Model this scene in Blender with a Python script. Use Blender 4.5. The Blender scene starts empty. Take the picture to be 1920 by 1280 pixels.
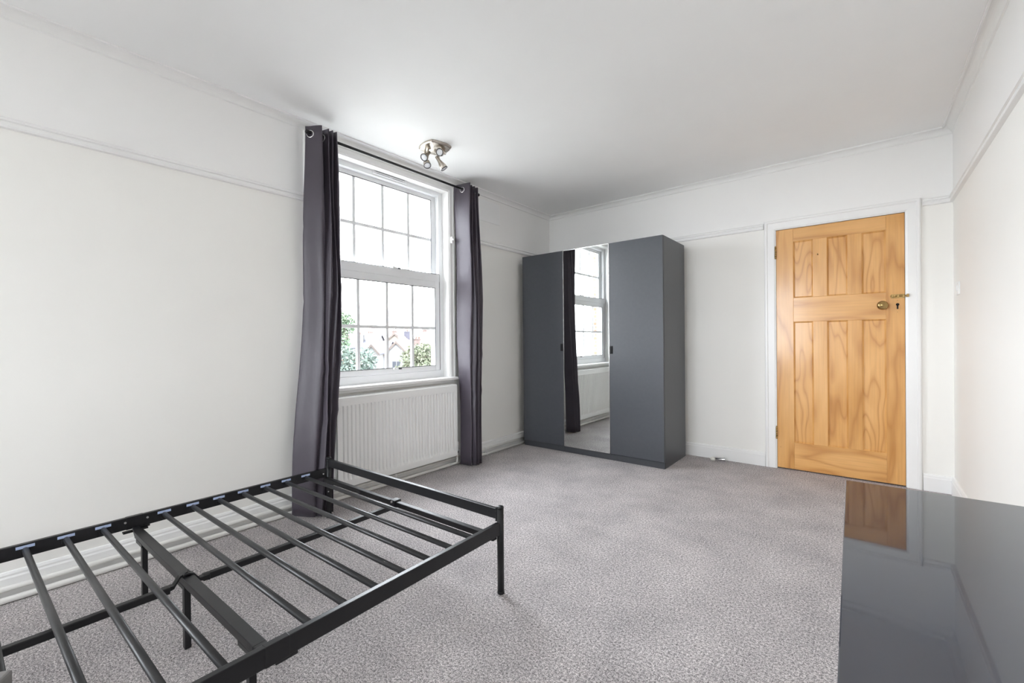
import bpy, bmesh, math, random
from mathutils import Vector, Matrix
random.seed(7)
sc = bpy.context.scene
COL = sc.collection

# ------------------------------------------------------------------ camera
cam_d = bpy.data.cameras.new('camera')
cam = bpy.data.objects.new('camera', cam_d); COL.objects.link(cam)
FPX = 818.6331
cam_d.sensor_fit = 'HORIZONTAL'; cam_d.sensor_width = 36.0
cam_d.lens = FPX / 1920 * 36.0
cam_d.shift_x = 0.0
cam_d.shift_y = (642.742 - 640.0) / 1920
cam_d.clip_start = 0.02; cam_d.clip_end = 400
_R = Vector((0.77775154, 0.6285045, -0.0091998)); _U = Vector((0.00464118, 0.00889357, 0.99994968)); _F = Vector((-0.6285547, 0.7777551, -0.004))
cam.matrix_world = Matrix(((_R.x, _U.x, -_F.x, 2.9238), (_R.y, _U.y, -_F.y, -4.3474), (_R.z, _U.z, -_F.z, 1.1083), (0, 0, 0, 1)))
sc.camera = cam

# ------------------------------------------------------------------ sky, daylight portals, exposure
SKY = 18.0
world = bpy.data.worlds.new('overcast_sky'); sc.world = world
world.use_nodes = True
bg = world.node_tree.nodes['Background']
bg.inputs[0].default_value = (0.895, 0.945, 1.0, 1); bg.inputs[1].default_value = SKY

def portal(name, loc, rot, sx, sy):
    l = bpy.data.lights.new(name, 'AREA'); l.shape = 'RECTANGLE'; l.size = sx; l.size_y = sy
    l.cycles.is_portal = True
    o = bpy.data.objects.new(name, l); COL.objects.link(o); o.location = loc; o.rotation_euler = rot
    return o
RY = -7.20            # rear wall, behind the camera
portal('daylight_portal_bedside', (-0.29, -2.235, 1.63), (0, -math.pi/2, 0), 1.78, 1.32)
portal('daylight_portal_rear', (1.15, RY-0.34, 1.51), (math.pi/2, 0, 0), 1.5, 1.78)  # guides sky light through the added rear window
sc.cycles.diffuse_bounces = 8; sc.cycles.max_bounces = 10
sc.view_settings.view_transform = 'Standard'
sc.view_settings.look = 'None'
sc.view_settings.exposure = 0.47
sc.view_settings.gamma = 1.0
sc.view_settings.use_curve_mapping = False

# ------------------------------------------------------------------ materials
def srgb(r, g, b):
    f = lambda c: (c/255/12.92) if c/255 <= 0.04045 else ((c/255+0.055)/1.055)**2.4
    return (f(r), f(g), f(b), 1)
def new_mat(name):
    m = bpy.data.materials.new(name); m.use_nodes = True
    nt = m.node_tree; return m, nt, nt.nodes['Principled BSDF']
def noise(nt, scale, detail=3, rough=0.5, coord='Object', sc3=None):
    tc = nt.nodes.new('ShaderNodeTexCoord'); n = nt.nodes.new('ShaderNodeTexNoise')
    n.inputs['Scale'].default_value = scale; n.inputs['Detail'].default_value = detail; n.inputs['Roughness'].default_value = rough
    if sc3:
        mp = nt.nodes.new('ShaderNodeMapping'); mp.inputs['Scale'].default_value = sc3
        nt.links.new(tc.outputs[coord], mp.inputs[0]); nt.links.new(mp.outputs[0], n.inputs['Vector'])
    else:
        nt.links.new(tc.outputs[coord], n.inputs['Vector'])
    return n
def ramp(nt, src, stops):
    r = nt.nodes.new('ShaderNodeValToRGB')
    while len(r.color_ramp.elements) < len(stops): r.color_ramp.elements.new(0.5)
    for e, (p, c) in zip(r.color_ramp.elements, stops): e.position = p; e.color = c
    nt.links.new(src, r.inputs[0]); return r
def bump(nt, src, strength, dist, bsdf):
    b = nt.nodes.new('ShaderNodeBump'); b.inputs['Strength'].default_value = strength; b.inputs['Distance'].default_value = dist
    nt.links.new(src, b.inputs['Height']); nt.links.new(b.outputs[0], bsdf.inputs['Normal'])
def simple(name, col, rough=0.5, metal=0.0, spec=0.5, var=0.06, nscale=30, bumpd=0.0):
    m, nt, p = new_mat(name)
    c0 = tuple(max(0, c*(1-var)) for c in col[:3])+(1,); c1 = tuple(min(1, c*(1+var)) for c in col[:3])+(1,)
    n = noise(nt, nscale); r = ramp(nt, n.outputs[0], [(0.3, c0), (0.7, c1)])
    nt.links.new(r.outputs[0], p.inputs['Base Color'])
    p.inputs['Roughness'].default_value = rough; p.inputs['Metallic'].default_value = metal
    p.inputs['Specular IOR Level'].default_value = spec
    if bumpd: bump(nt, n.outputs[0], 0.3, bumpd, p)
    return m

M = {}
def wall_paint():
    m, nt, p = new_mat('two_tone_wall_paint')
    tc = nt.nodes.new('ShaderNodeTexCoord'); sx = nt.nodes.new('ShaderNodeSeparateXYZ')
    nt.links.new(tc.outputs['Object'], sx.inputs[0])
    gt = nt.nodes.new('ShaderNodeMath'); gt.operation = 'GREATER_THAN'; gt.inputs[1].default_value = 2.085
    nt.links.new(sx.outputs['Z'], gt.inputs[0])
    n = noise(nt, 1.6, 4)
    lo = ramp(nt, n.outputs[0], [(0.3, (0.872, 0.858, 0.822, 1)), (0.7, (0.888, 0.874, 0.838, 1))])
    hi = ramp(nt, n.outputs[0], [(0.3, (0.875, 0.866, 0.855, 1)), (0.7, (0.89, 0.881, 0.87, 1))])
    mx = nt.nodes.new('ShaderNodeMix'); mx.data_type = 'RGBA'
    nt.links.new(gt.outputs[0], mx.inputs[0]); nt.links.new(lo.outputs[0], mx.inputs[6]); nt.links.new(hi.outputs[0], mx.inputs[7])
    nt.links.new(mx.outputs[2], p.inputs['Base Color']); p.inputs['Roughness'].default_value = 0.7
    n2 = noise(nt, 220, 2); bump(nt, n2.outputs[0], 0.12, 0.001, p)
    return m
M['wall'] = wall_paint()
M['ceiling'] = simple('white_ceiling_paint', (0.885, 0.885, 0.883, 1), 0.85, var=0.015, nscale=1.5)
M['gloss'] = simple('white_gloss_trim', (0.86, 0.855, 0.845, 1), 0.35, var=0.015, nscale=3)
M['upvc'] = simple('white_window_plastic', (0.86, 0.87, 0.88, 1), 0.3, var=0.01, nscale=4)
M['gasket'] = simple('dark_rubber_gasket', (0.05, 0.05, 0.055, 1), 0.6)
M['rad'] = simple('white_radiator_enamel', (0.87, 0.87, 0.86, 1), 0.35, var=0.01, nscale=4)
M['pipe'] = simple('painted_pipe', (0.80, 0.79, 0.76, 1), 0.4, var=0.03, nscale=12)
M['blackmetal'] = simple('black_powder_coated_steel', (0.012, 0.012, 0.0135, 1), 0.36, spec=0.4, var=0.12, nscale=60)
M['tubemetal'] = simple('black_satin_steel_tube', (0.018, 0.018, 0.019, 1), 0.38, spec=0.55, var=0.1, nscale=60)
M['bolt'] = simple('zinc_bolt', (0.6, 0.6, 0.6, 1), 0.3, metal=1.0)
M['tab'] = simple('pale_blue_tab', (0.47, 0.56, 0.78, 1), 0.5, var=0.08, nscale=150)
M['wardrobe'] = simple('anthracite_laminate', (0.058, 0.062, 0.072, 1), 0.37, spec=0.55, var=0.04, nscale=40)
M['plinth'] = simple('anthracite_plinth', (0.045, 0.047, 0.054, 1), 0.5, var=0.04, nscale=40)
M['handle'] = simple('black_handle', (0.006, 0.006, 0.007, 1), 0.5, spec=0.25)
M['alu'] = simple('silver_edge_strip', (0.75, 0.74, 0.72, 1), 0.25, metal=1.0, var=0.02)
M['nickel'] = simple('brushed_nickel', (0.56, 0.51, 0.45, 1), 0.3, metal=1.0, var=0.08, nscale=90)
M['chrome'] = simple('chrome', (0.75, 0.75, 0.76, 1), 0.15, metal=1.0, var=0.03)
M['brass'] = simple('aged_brass', (0.40, 0.27, 0.11, 1), 0.28, metal=1.0, var=0.2, nscale=70)
M['lens'] = simple('frosted_bulb_glass', (0.82, 0.83, 0.86, 1), 0.25, var=0.03, nscale=120)
M['whiteplastic'] = simple('white_plastic', (0.84, 0.84, 0.83, 1), 0.35, var=0.01)
M['rubber'] = simple('off_white_rubber', (0.7, 0.69, 0.64, 1), 0.6)
M['drawer'] = simple('black_brown_laminate', (0.020, 0.017, 0.016, 1), 0.45, var=0.15, nscale=30)
M['greycloth'] = simple('mid_grey_packaging', (0.20, 0.19, 0.185, 1), 0.6, var=0.06, nscale=50)
M['dark'] = simple('dark_void', (0.01, 0.009, 0.008, 1), 0.8)
M['trunk'] = simple('bark', (0.10, 0.075, 0.055, 1), 0.9, var=0.3, nscale=6)
M['hwhite'] = simple('white_render', (0.140, 0.140, 0.142, 1), 0.9, var=0.05, nscale=1.5)
M['hcream'] = simple('cream_render', (0.125, 0.110, 0.095, 1), 0.9, var=0.06, nscale=1.5)
M['slate'] = simple('blue_slate_roof', (0.043, 0.043, 0.058, 1), 0.8, var=0.2, nscale=2.5)
M['tile'] = simple('brown_tile_roof', (0.083, 0.060, 0.055, 1), 0.9, var=0.2, nscale=2.5)
M['hbrick'] = simple('weathered_brick', (0.080, 0.058, 0.052, 1), 0.9, var=0.2, nscale=3)
M['terracotta'] = simple('terracotta_pot', (0.100, 0.058, 0.043, 1), 0.9, var=0.15)
M['hframe'] = simple('painted_timber', (0.135, 0.135, 0.135, 1), 0.7)
M['hboard'] = simple('brown_bargeboard', (0.055, 0.043, 0.037, 1), 0.8)
M['hglass'] = simple('far_window_glass', (0.045, 0.050, 0.060, 1), 0.15)
M['lawn'] = simple('garden_ground', (0.21, 0.21, 0.19, 1), 0.95, var=0.25, nscale=0.4)

def mirror_mat():
    m, nt, p = new_mat('mirror_glass')
    n = noise(nt, 2.0); r = ramp(nt, n.outputs[0], [(0, (0.80, 0.83, 0.82, 1)), (1, (0.82, 0.85, 0.84, 1))])
    nt.links.new(r.outputs[0], p.inputs['Base Color']); p.inputs['Metallic'].default_value = 1; p.inputs['Roughness'].default_value = 0.015
    return m
M['mirror'] = mirror_mat()
def glass_mat():
    m = bpy.data.materials.new('window_glass'); m.use_nodes = True; nt = m.node_tree; nt.nodes.clear()
    out = nt.nodes.new('ShaderNodeOutputMaterial'); mx = nt.nodes.new('ShaderNodeMixShader')
    fr = nt.nodes.new('ShaderNodeFresnel'); fr.inputs[0].default_value = 1.3
    ge = nt.nodes.new('ShaderNodeNewGeometry'); mr = nt.nodes.new('ShaderNodeMapRange')   # same reflectance on both faces of the thin pane
    mr.inputs['To Min'].default_value = 1.3; mr.inputs['To Max'].default_value = 1/1.3
    nt.links.new(ge.outputs['Backfacing'], mr.inputs['Value']); nt.links.new(mr.outputs[0], fr.inputs[0])
    tr = nt.nodes.new('ShaderNodeBsdfTransparent'); tr.inputs[0].default_value = (0.985, 0.985, 0.985, 1)
    gl = nt.nodes.new('ShaderNodeBsdfGlossy'); gl.inputs['Roughness'].default_value = 0.01
    nt.links.new(fr.outputs[0], mx.inputs[0]); nt.links.new(tr.outputs[0], mx.inputs[1]); nt.links.new(gl.outputs[0], mx.inputs[2])
    nt.links.new(mx.outputs[0], out.inputs[0]); return m
M['glass'] = glass_mat()
def black_glass():
    m, nt, p = new_mat('black_glass_top')
    n = noise(nt, 4.0, 5, 0.65); r = ramp(nt, n.outputs[0], [(0.35, (0.030, 0.036, 0.055, 1)), (0.8, (0.038, 0.044, 0.064, 1))])
    nt.links.new(r.outputs[0], p.inputs['Base Color'])
    p.inputs['Specular IOR Level'].default_value = 0.5; p.inputs['IOR'].default_value = 2.0
    r2 = ramp(nt, n.outputs[0], [(0.40, (0.02,)*3+(1,)), (0.8, (0.05,)*3+(1,))]); nt.links.new(r2.outputs[0], p.inputs['Roughness'])
    return m
M['blackglass'] = black_glass()
def carpet():
    m, nt, p = new_mat('grey_twist_carpet')
    n1 = noise(nt, 112, 3, 0.8); n2 = noise(nt, 260, 2, 0.75); n3 = noise(nt, 3.4, 5, 0.62)
    mix = nt.nodes.new('ShaderNodeMath'); mix.operation = 'ADD'
    nt.links.new(n1.outputs[0], mix.inputs[0]); nt.links.new(n2.outputs[0], mix.inputs[1])
    hf = nt.nodes.new('ShaderNodeMath'); hf.operation = 'MULTIPLY'; hf.inputs[1].default_value = 0.5; nt.links.new(mix.outputs[0], hf.inputs[0])
    r = ramp(nt, hf.outputs[0], [(0.39, (0.10, 0.090, 0.090, 1)), (0.5, (0.44, 0.413, 0.415, 1)), (0.60, (0.86, 0.815, 0.81, 1))])
    r3 = ramp(nt, n3.outputs[0], [(0.32, (0.84, 0.835, 0.84, 1)), (0.68, (1.1, 1.09, 1.085, 1))])
    ml = nt.nodes.new('ShaderNodeMix'); ml.data_type = 'RGBA'; ml.blend_type = 'MULTIPLY'; ml.inputs[0].default_value = 1
    nt.links.new(r.outputs[0], ml.inputs[6]); nt.links.new(r3.outputs[0], ml.inputs[7])
    nt.links.new(ml.outputs[2], p.inputs['Base Color']); p.inputs['Roughness'].default_value = 0.95; p.inputs['Specular IOR Level'].default_value = 0.1
    bump(nt, hf.outputs[0], 0.7, 0.006, p); return m
M['carpet'] = carpet()
def pine(name, along, figure):
    m, nt, p = new_mat(name)
    tc = nt.nodes.new('ShaderNodeTexCoord'); oi = nt.nodes.new('ShaderNodeObjectInfo')
    ad = nt.nodes.new('ShaderNodeVectorMath'); ad.operation = 'ADD'
    cmb = nt.nodes.new('ShaderNodeCombineXYZ')
    mulr = nt.nodes.new('ShaderNodeMath'); mulr.operation = 'MULTIPLY'; mulr.inputs[1].default_value = 37.0
    nt.links.new(oi.outputs['Random'], mulr.inputs[0])
    for i in range(3): nt.links.new(mulr.outputs[0], cmb.inputs[i])
    nt.links.new(tc.outputs['Object'], ad.inputs[0]); nt.links.new(cmb.outputs[0], ad.inputs[1])
    def mapped(sx, sz):
        mp = nt.nodes.new('ShaderNodeMapping'); mp.inputs['Scale'].default_value = (sx, 1, sz) if along == 'z' else (sz, 1, sx)
        nt.links.new(ad.outputs[0], mp.inputs[0]); return mp
    def nz(mp, scale, detail=3, rough=0.5):
        n = nt.nodes.new('ShaderNodeTexNoise'); n.inputs['Scale'].default_value = scale; n.inputs['Detail'].default_value = detail; n.inputs['Roughness'].default_value = rough
        nt.links.new(mp.outputs[0], n.inputs['Vector']); return n
    def mul(a, b_):
        ml = nt.nodes.new('ShaderNodeMix'); ml.data_type = 'RGBA'; ml.blend_type = 'MULTIPLY'; ml.inputs[0].default_value = 1
        nt.links.new(a, ml.inputs[6]); nt.links.new(b_, ml.inputs[7]); return ml.outputs[2]
    # broad honey tones
    base = ramp(nt, nz(mapped(5, 1.6), 1.0, 3).outputs[0], [(0.3, (0.63, 0.315, 0.088, 1)), (0.7, (0.76, 0.43, 0.165, 1))])
    # growth rings: contour lines of a stretched noise field
    fld = nz(mapped(4.5, 0.85), 1.0, 2.0, 0.45)
    k = nt.nodes.new('ShaderNodeMath'); k.operation = 'MULTIPLY'; k.inputs[1].default_value = figure; nt.links.new(fld.outputs[0], k.inputs[0])
    fr = nt.nodes.new('ShaderNodeMath'); fr.operation = 'PINGPONG'; fr.inputs[1].default_value = 0.5; nt.links.new(k.outputs[0], fr.inputs[0])
    sc2 = nt.nodes.new('ShaderNodeMath'); sc2.operation = 'MULTIPLY'; sc2.inputs[1].default_value = 2.0; nt.links.new(fr.outputs[0], sc2.inputs[0])
    ring = ramp(nt, sc2.outputs[0], [(0.0, (0.80, 0.70, 0.58, 1)), (0.22, (0.93, 0.89, 0.84, 1)), (0.6, (1.03, 1.03, 1.03, 1))])
    fine = ramp(nt, nz(mapped(90, 3), 1.0, 2).outputs[0], [(0.3, (0.94, 0.92, 0.90, 1)), (0.7, (1.04, 1.04, 1.04, 1))])
    v = nt.nodes.new('ShaderNodeTexVoronoi'); v.inputs['Scale'].default_value = 2.6; nt.links.new(ad.outputs[0], v.inputs['Vector'])
    knot = ramp(nt, v.outputs['Distance'], [(0.014, (0.45, 0.33, 0.24, 1)), (0.035, (1, 1, 1, 1))])
    nt.links.new(mul(mul(mul(base.outputs[0], ring.outputs[0]), fine.outputs[0]), knot.outputs[0]), p.inputs['Base Color'])
    p.inputs['Roughness'].default_value = 0.32; p.inputs['Specular IOR Level'].default_value = 0.5
    p.inputs['Coat Weight'].default_value = 0.3; p.inputs['Coat Roughness'].default_value = 0.14
    bump(nt, sc2.outputs[0], 0.05, 0.001, p); return m
M['pine_v'] = pine('pine_vertical_grain', 'z', 5.0)
M['pine_h'] = pine('pine_horizontal_grain', 'x', 6.0)
M['pine_panel'] = pine('pine_panel_flame_grain', 'z', 15.0)
def fabric():
    m, nt, p = new_mat('slate_purple_satin_curtain')
    n = noise(nt, 700, 2, 0.6, sc3=(1, 1, 0.15)); n2 = noise(nt, 3.5, 3, 0.5)
    r = ramp(nt, n2.outputs[0], [(0.3, (0.054, 0.045, 0.058, 1)), (0.7, (0.066, 0.055, 0.070, 1))])
    nt.links.new(r.outputs[0], p.inputs['Base Color'])
    p.inputs['Roughness'].default_value = 0.45; p.inputs['Specular IOR Level'].default_value = 0.4
    p.inputs['Sheen Weight'].default_value = 0.2; p.inputs['Sheen Roughness'].default_value = 0.4; p.inputs['Sheen Tint'].default_value = (0.85, 0.82, 1, 1)
    b = nt.nodes.new('ShaderNodeBump'); b.inputs['Strength'].default_value = 0.25; b.inputs['Distance'].default_value = 0.012
    n3 = noise(nt, 9, 3, 0.6, sc3=(1, 1, 0.5)); nt.links.new(n3.outputs[0], b.inputs['Height']); nt.links.new(b.outputs[0], p.inputs['Normal'])
    return m
M['fabric'] = fabric()
def leaves(name, c0, c1):
    m, nt, p = new_mat(name)
    n = noise(nt, 0.9, 4, 0.6); r = ramp(nt, n.outputs[0], [(0.3, c0), (0.7, c1)])
    nt.links.new(r.outputs[0], p.inputs['Base Color']); p.inputs['Roughness'].default_value = 0.8; p.inputs['Specular IOR Level'].default_value = 0.2
    return m
M['leaf_a'] = leaves('light_green_leaves', (0.055, 0.085, 0.058, 1), (0.095, 0.125, 0.075, 1))
M['leaf_b'] = leaves('blue_green_leaves', (0.055, 0.077, 0.072, 1), (0.090, 0.113, 0.090, 1))
M['leaf_c'] = leaves('olive_leaves', (0.062, 0.075, 0.050, 1), (0.105, 0.110, 0.075, 1))
def brick_mat():
    m, nt, p = new_mat('red_brick_reveal')
    tc = nt.nodes.new('ShaderNodeTexCoord'); b = nt.nodes.new('ShaderNodeTexBrick')
    mp = nt.nodes.new('ShaderNodeMapping'); mp.inputs['Rotation'].default_value = (math.pi/2, 0, 0)
    nt.links.new(tc.outputs['Object'], mp.inputs[0]); nt.links.new(mp.outputs[0], b.inputs['Vector'])
    b.inputs['Scale'].default_value = 4.5; b.inputs['Color1'].default_value = (0.20, 0.085, 0.06, 1); b.inputs['Color2'].default_value = (0.26, 0.12, 0.085, 1); b.inputs['Mortar'].default_value = (0.35, 0.32, 0.29, 1)
    nt.links.new(b.outputs[0], p.inputs['Base Color']); p.inputs['Roughness'].default_value = 0.9; return m
M['brick'] = brick_mat()

# ------------------------------------------------------------------ mesh builder
class MB:
    def __init__(s): s.v = []; s.f = []; s.sm = []
    def add(s, vs, fs, smooth=False):
        o = len(s.v); s.v += [Vector(v) for v in vs]
        s.f += [tuple(i+o for i in f) for f in fs]; s.sm += [smooth]*len(fs); return s
    def box(s, x0, x1, y0, y1, z0, z1):
        x0, x1 = sorted((x0, x1)); y0, y1 = sorted((y0, y1)); z0, z1 = sorted((z0, z1))
        return s.add([(x0,y0,z0),(x1,y0,z0),(x1,y1,z0),(x0,y1,z0),(x0,y0,z1),(x1,y0,z1),(x1,y1,z1),(x0,y1,z1)],
                     [(0,3,2,1),(4,5,6,7),(0,1,5,4),(1,2,6,5),(2,3,7,6),(3,0,4,7)])
    def cyl(s, p0, p1, r0, r1=None, seg=16, caps=True):
        p0 = Vector(p0); p1 = Vector(p1); r1 = r0 if r1 is None else r1
        d = (p1-p0).normalized(); a = d.orthogonal().normalized(); b = d.cross(a)
        vs = []
        for p, r in ((p0, r0), (p1, r1)):
            for i in range(seg):
                t = 2*math.pi*i/seg; vs.append(p+(a*math.cos(t)+b*math.sin(t))*r)
        o = len(s.v)
        s.add(vs, [(i, (i+1) % seg, seg+(i+1) % seg, seg+i) for i in range(seg)], True)
        if caps:
            s.f += [tuple(o+i for i in reversed(range(seg))), tuple(o+seg+i for i in range(seg))]; s.sm += [False, False]
        return s
    def lathe(s, p0, d, prof, seg=20):
        p0 = Vector(p0); d = Vector(d).normalized(); a = d.orthogonal().normalized(); b = d.cross(a)
        vs = []; fs = []
        for (h, r) in prof:
            for i in range(seg):
                t = 2*math.pi*i/seg; vs.append(p0+d*h+(a*math.cos(t)+b*math.sin(t))*max(r, 1e-5))
        for k in range(len(prof)-1):
            for i in range(seg):
                j = (i+1) % seg; fs.append((k*seg+i, k*seg+j, (k+1)*seg+j, (k+1)*seg+i))
        fs.append(tuple(reversed(range(seg)))); fs.append(tuple((len(prof)-1)*seg+i for i in range(seg)))
        return s.add(vs, fs, True)
    def tube(s, pts, r, seg=12):
        pts = [Vector(p) for p in pts]; vs = []; fs = []; prev = None
        for k, p in enumerate(pts):
            d = ((pts[min(k+1, len(pts)-1)]-p).normalized()+(p-pts[max(k-1, 0)]).normalized()).normalized()
            a = d.orthogonal().normalized() if prev is None else (prev-d*prev.dot(d)).normalized()
            prev = a; b = d.cross(a)
            for i in range(seg):
                t = 2*math.pi*i/seg; vs.append(p+(a*math.cos(t)+b*math.sin(t))*r)
        for k in range(len(pts)-1):
            for i in range(seg):
                j = (i+1) % seg; fs.append((k*seg+i, k*seg+j, (k+1)*seg+j, (k+1)*seg+i))
        fs.append(tuple(reversed(range(seg)))); fs.append(tuple((len(pts)-1)*seg+i for i in range(seg)))
        return s.add(vs, fs, True)
    def torus(s, c, n, R, r, seg=24, ring=8):
        c = Vector(c); n = Vector(n).normalized(); a = n.orthogonal().normalized(); b = n.cross(a); vs = []; fs = []
        for i in range(seg):
            t = 2*math.pi*i/seg; d = a*math.cos(t)+b*math.sin(t)
            for j in range(ring):
                q = 2*math.pi*j/ring; vs.append(c+d*(R+r*math.cos(q))+n*(r*math.sin(q)))
        for i in range(seg):
            for j in range(ring):
                i2 = (i+1) % seg; j2 = (j+1) % ring; fs.append((i*ring+j, i2*ring+j, i2*ring+j2, i*ring+j2))
        return s.add(vs, fs, True)
    def sweep(s, prof, path_fn, n=2, smooth=False):
        """prof: list of (a,b) closed; path_fn(k,a,b)->xyz for k in range(n)"""
        m = len(prof); vs = [path_fn(k, a, b) for k in range(n) for (a, b) in prof]
        fs = [(k*m+i, k*m+(i+1) % m, (k+1)*m+(i+1) % m, (k+1)*m+i) for k in range(n-1) for i in range(m)]
        fs += [tuple(reversed(range(m))), tuple((n-1)*m+i for i in range(m))]
        return s.add(vs, fs, smooth)
    def build(s, name, mat, parent=None, bevel=0.0, loc=None, fix=True):
        me = bpy.data.meshes.new(name)
        me.from_pydata([tuple(v) for v in s.v], [], s.f)
        me.polygons.foreach_set('use_smooth', s.sm)
        if fix:
            bm = bmesh.new(); bm.from_mesh(me); bmesh.ops.recalc_face_normals(bm, faces=bm.faces); bm.to_mesh(me); bm.free()
        o = bpy.data.objects.new(name, me); COL.objects.link(o)
        if mat: me.materials.append(M[mat])
        base = Vector((0, 0, 0))
        if parent is not None:
            o.parent = parent; base = Vector(parent.get('_b', (0, 0, 0)))
            o['_b'] = tuple(base)
        if base.length: me.transform(Matrix.Translation(-base))
        if loc is not None and parent is None:
            me.transform(Matrix.Translation(-Vector(loc))); o.location = loc; o['_b'] = tuple(loc)
        if bevel:
            b = o.modifiers.new('edge_bevel', 'BEVEL'); b.width = bevel; b.segments = 2; b.limit_method = 'ANGLE'; b.angle_limit = math.radians(50)
        return o
def tag(o, label, cat, group=None):
    o['label'] = label; o['category'] = cat
    if group: o['group'] = group
    return o
def thing(name, label, cat, loc, rotz=0, group=None, local=False):
    o = bpy.data.objects.new(name, None); COL.objects.link(o); o.location = loc; o.rotation_euler = (0, 0, rotz)
    o.empty_display_size = 0.1
    if not local: o['_b'] = tuple(loc)
    if label: tag(o, label, cat, group)
    return o
def struct(o, label=None):
    o['kind'] = 'structure'
    if label: o['label'] = label
    return o
def sthing(name, loc, label):
    o = bpy.data.objects.new(name, None); COL.objects.link(o); o.location = loc; o['_b'] = tuple(loc); o['kind'] = 'structure'; o['label'] = label
    return o
def link_copy(o, parent, loc):
    c = bpy.data.objects.new(o.name.split('.')[0], o.data); COL.objects.link(c); c.parent = parent; c.location = loc
    for md in o.modifiers:
        if md.type == 'BEVEL':
            b = c.modifiers.new('edge_bevel', 'BEVEL'); b.width = md.width; b.segments = md.segments; b.limit_method = 'ANGLE'; b.angle_limit = md.angle_limit
    return c

# ================================================================== ROOM SHELL
W = 3.411; H = 2.585; T = 0.30
WY0, WY1, WZ0, WZ1 = -2.87, -1.63, 0.768, 2.466        # bedside window opening
DX0, DX1, DH = 2.332, 3.160, 2.036                     # door opening
RX0, RX1, RZ0, RZ1 = 0.40, 1.90, 0.62, 2.40             # added unseen window behind the camera, sized to brighten the room

struct(MB().box(-0.001, W+0.001, RY-0.001, 0.05, -0.12, 0).build('floor', 'carpet'), 'mottled grey twist pile carpet over the whole floor')
struct(MB().box(-T, W+0.2, RY-0.4, 0.2, H, H+0.15).build('ceiling', 'ceiling'), 'plain white ceiling')

def wall_left():
    b = MB(); i0, i1 = -0.20, 0.0
    b.box(i0, i1, RY-0.4, WY0, -0.12, H); b.box(i0, i1, WY1, 0.2, -0.12, H)
    b.box(i0, i1, WY0, WY1, -0.12, WZ0); b.box(i0, i1, WY0, WY1, WZ1, H)
    o = struct(b.build('wall_left', 'wall'), 'pale wall with the curtained window')
    c = MB(); e0, e1 = -T, -0.201
    yo0, yo1, zo0, zo1 = WY0-0.04, WY1+0.04, WZ0-0.02, WZ1+0.04
    c.box(e0, e1, RY-0.4, yo0, -0.12, H); c.box(e0, e1, yo1, 0.2, -0.12, H)
    c.box(e0, e1, yo0, yo1, -0.12, zo0); c.box(e0, e1, yo0, yo1, zo1, H)
    c.build('brick_leaf', 'brick', o)
wall_left()
b = MB(); b.box(-T, DX0, 0, 0.2, -0.12, H).box(DX1, W+0.2, 0, 0.2, -0.12, H).box(DX0, DX1, 0, 0.2, DH, H).box(DX0, DX1, 0.06, 0.2, -0.12, DH)
struct(b.build('wall_back', 'wall'), 'pale wall with the pine door and the wardrobe')
struct(MB().box(W, W+0.2, RY-0.4, 0.2, -0.12, H).build('wall_right', 'wall'), 'plain pale wall beside the dresser')
b = MB(); b.box(-T, RX0, RY-0.4, RY, -0.12, H).box(RX1, W+0.2, RY-0.4, RY, -0.12, H).box(RX0, RX1, RY-0.4, RY, -0.12, RZ0).box(RX0, RX1, RY-0.4, RY, RZ1, H)
struct(b.build('wall_rear', 'wall'), 'pale wall behind the camera with an added wide window')

# cornice profile (a: out from the wall, b: below the ceiling)
def cove(w, h, n=7):
    p = [(0, 0), (w, 0), (w, -0.010), (w-0.009, -0.010), (w-0.010, -0.005)]
    for i in range(n+1):
        t = i/n*math.pi/2
        p.append((0.008+(w-0.020)*(1-math.sin(t)), -0.006-(h-0.014)*(1-math.cos(t))))
    p += [(0.008, -h+0.005), (0, -h)]
    return p
CP = cove(0.058, 0.048)
RP = [(0, 2.058), (0.020, 2.060), (0.023, 2.068), (0.019, 2.080), (0.016, 2.086), (0.024, 2.090), (0.024, 2.098), (0.014, 2.106), (0.006, 2.110), (0, 2.112)]
SP = [(0, 0.0), (0.018, 0.0), (0.018, 0.095), (0.013, 0.102), (0.013, 0.110), (0.008, 0.120), (0, 0.122)]
def run_left(prof, y0, y1, z=0): return MB().sweep(prof, lambda k, a, q: (a, (y0, y1)[k], z+q))
def run_back(prof, x0, x1, z=0): return MB().sweep(prof, lambda k, a, q: ((x0, x1)[k], -a, z+q))
def run_right(prof, y0, y1, z=0): return MB().sweep(prof, lambda k, a, q: (W-a, (y0, y1)[k], z+q))
def run_rear(prof, x0, x1, z=0): return MB().sweep(prof, lambda k, a, q: ((x0, x1)[k], RY+a, z+q))
struct(run_left(CP, RY, 0, H).build('trim_1', 'gloss'), 'white cove cornice above the window wall')
struct(run_back(CP, 0, W, H).build('trim_2', 'gloss'), 'white cove cornice above the door wall')
struct(run_right(CP, RY, 0, H).build('trim_3', 'gloss'), 'white cove cornice above the right wall')
struct(run_rear(CP, 0, W, H).build('trim_4', 'gloss'), 'white cove cornice behind the camera')
AY0, AY1 = WY0-0.078, WY1+0.078
struct(run_left(RP, RY, AY0).build('trim_5', 'gloss'), 'cream picture rail left of the window')
struct(run_left(RP, AY1, 0).build('trim_6', 'gloss'), 'cream picture rail between window and corner')
struct(run_back(RP, 0, DX0-0.088).build('trim_7', 'gloss'), 'cream picture rail behind the wardrobe')
struct(run_back(RP, DX1+0.092, W).build('trim_8', 'gloss'), 'short cream picture rail right of the door')
struct(run_right(RP, RY, 0).build('trim_9', 'gloss'), 'cream picture rail along the right wall')
struct(run_left(SP, RY, 0).build('baseboard_left', 'gloss'))
struct(run_back(SP, 0, DX0-0.086).build('baseboard_back', 'gloss'))
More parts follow.
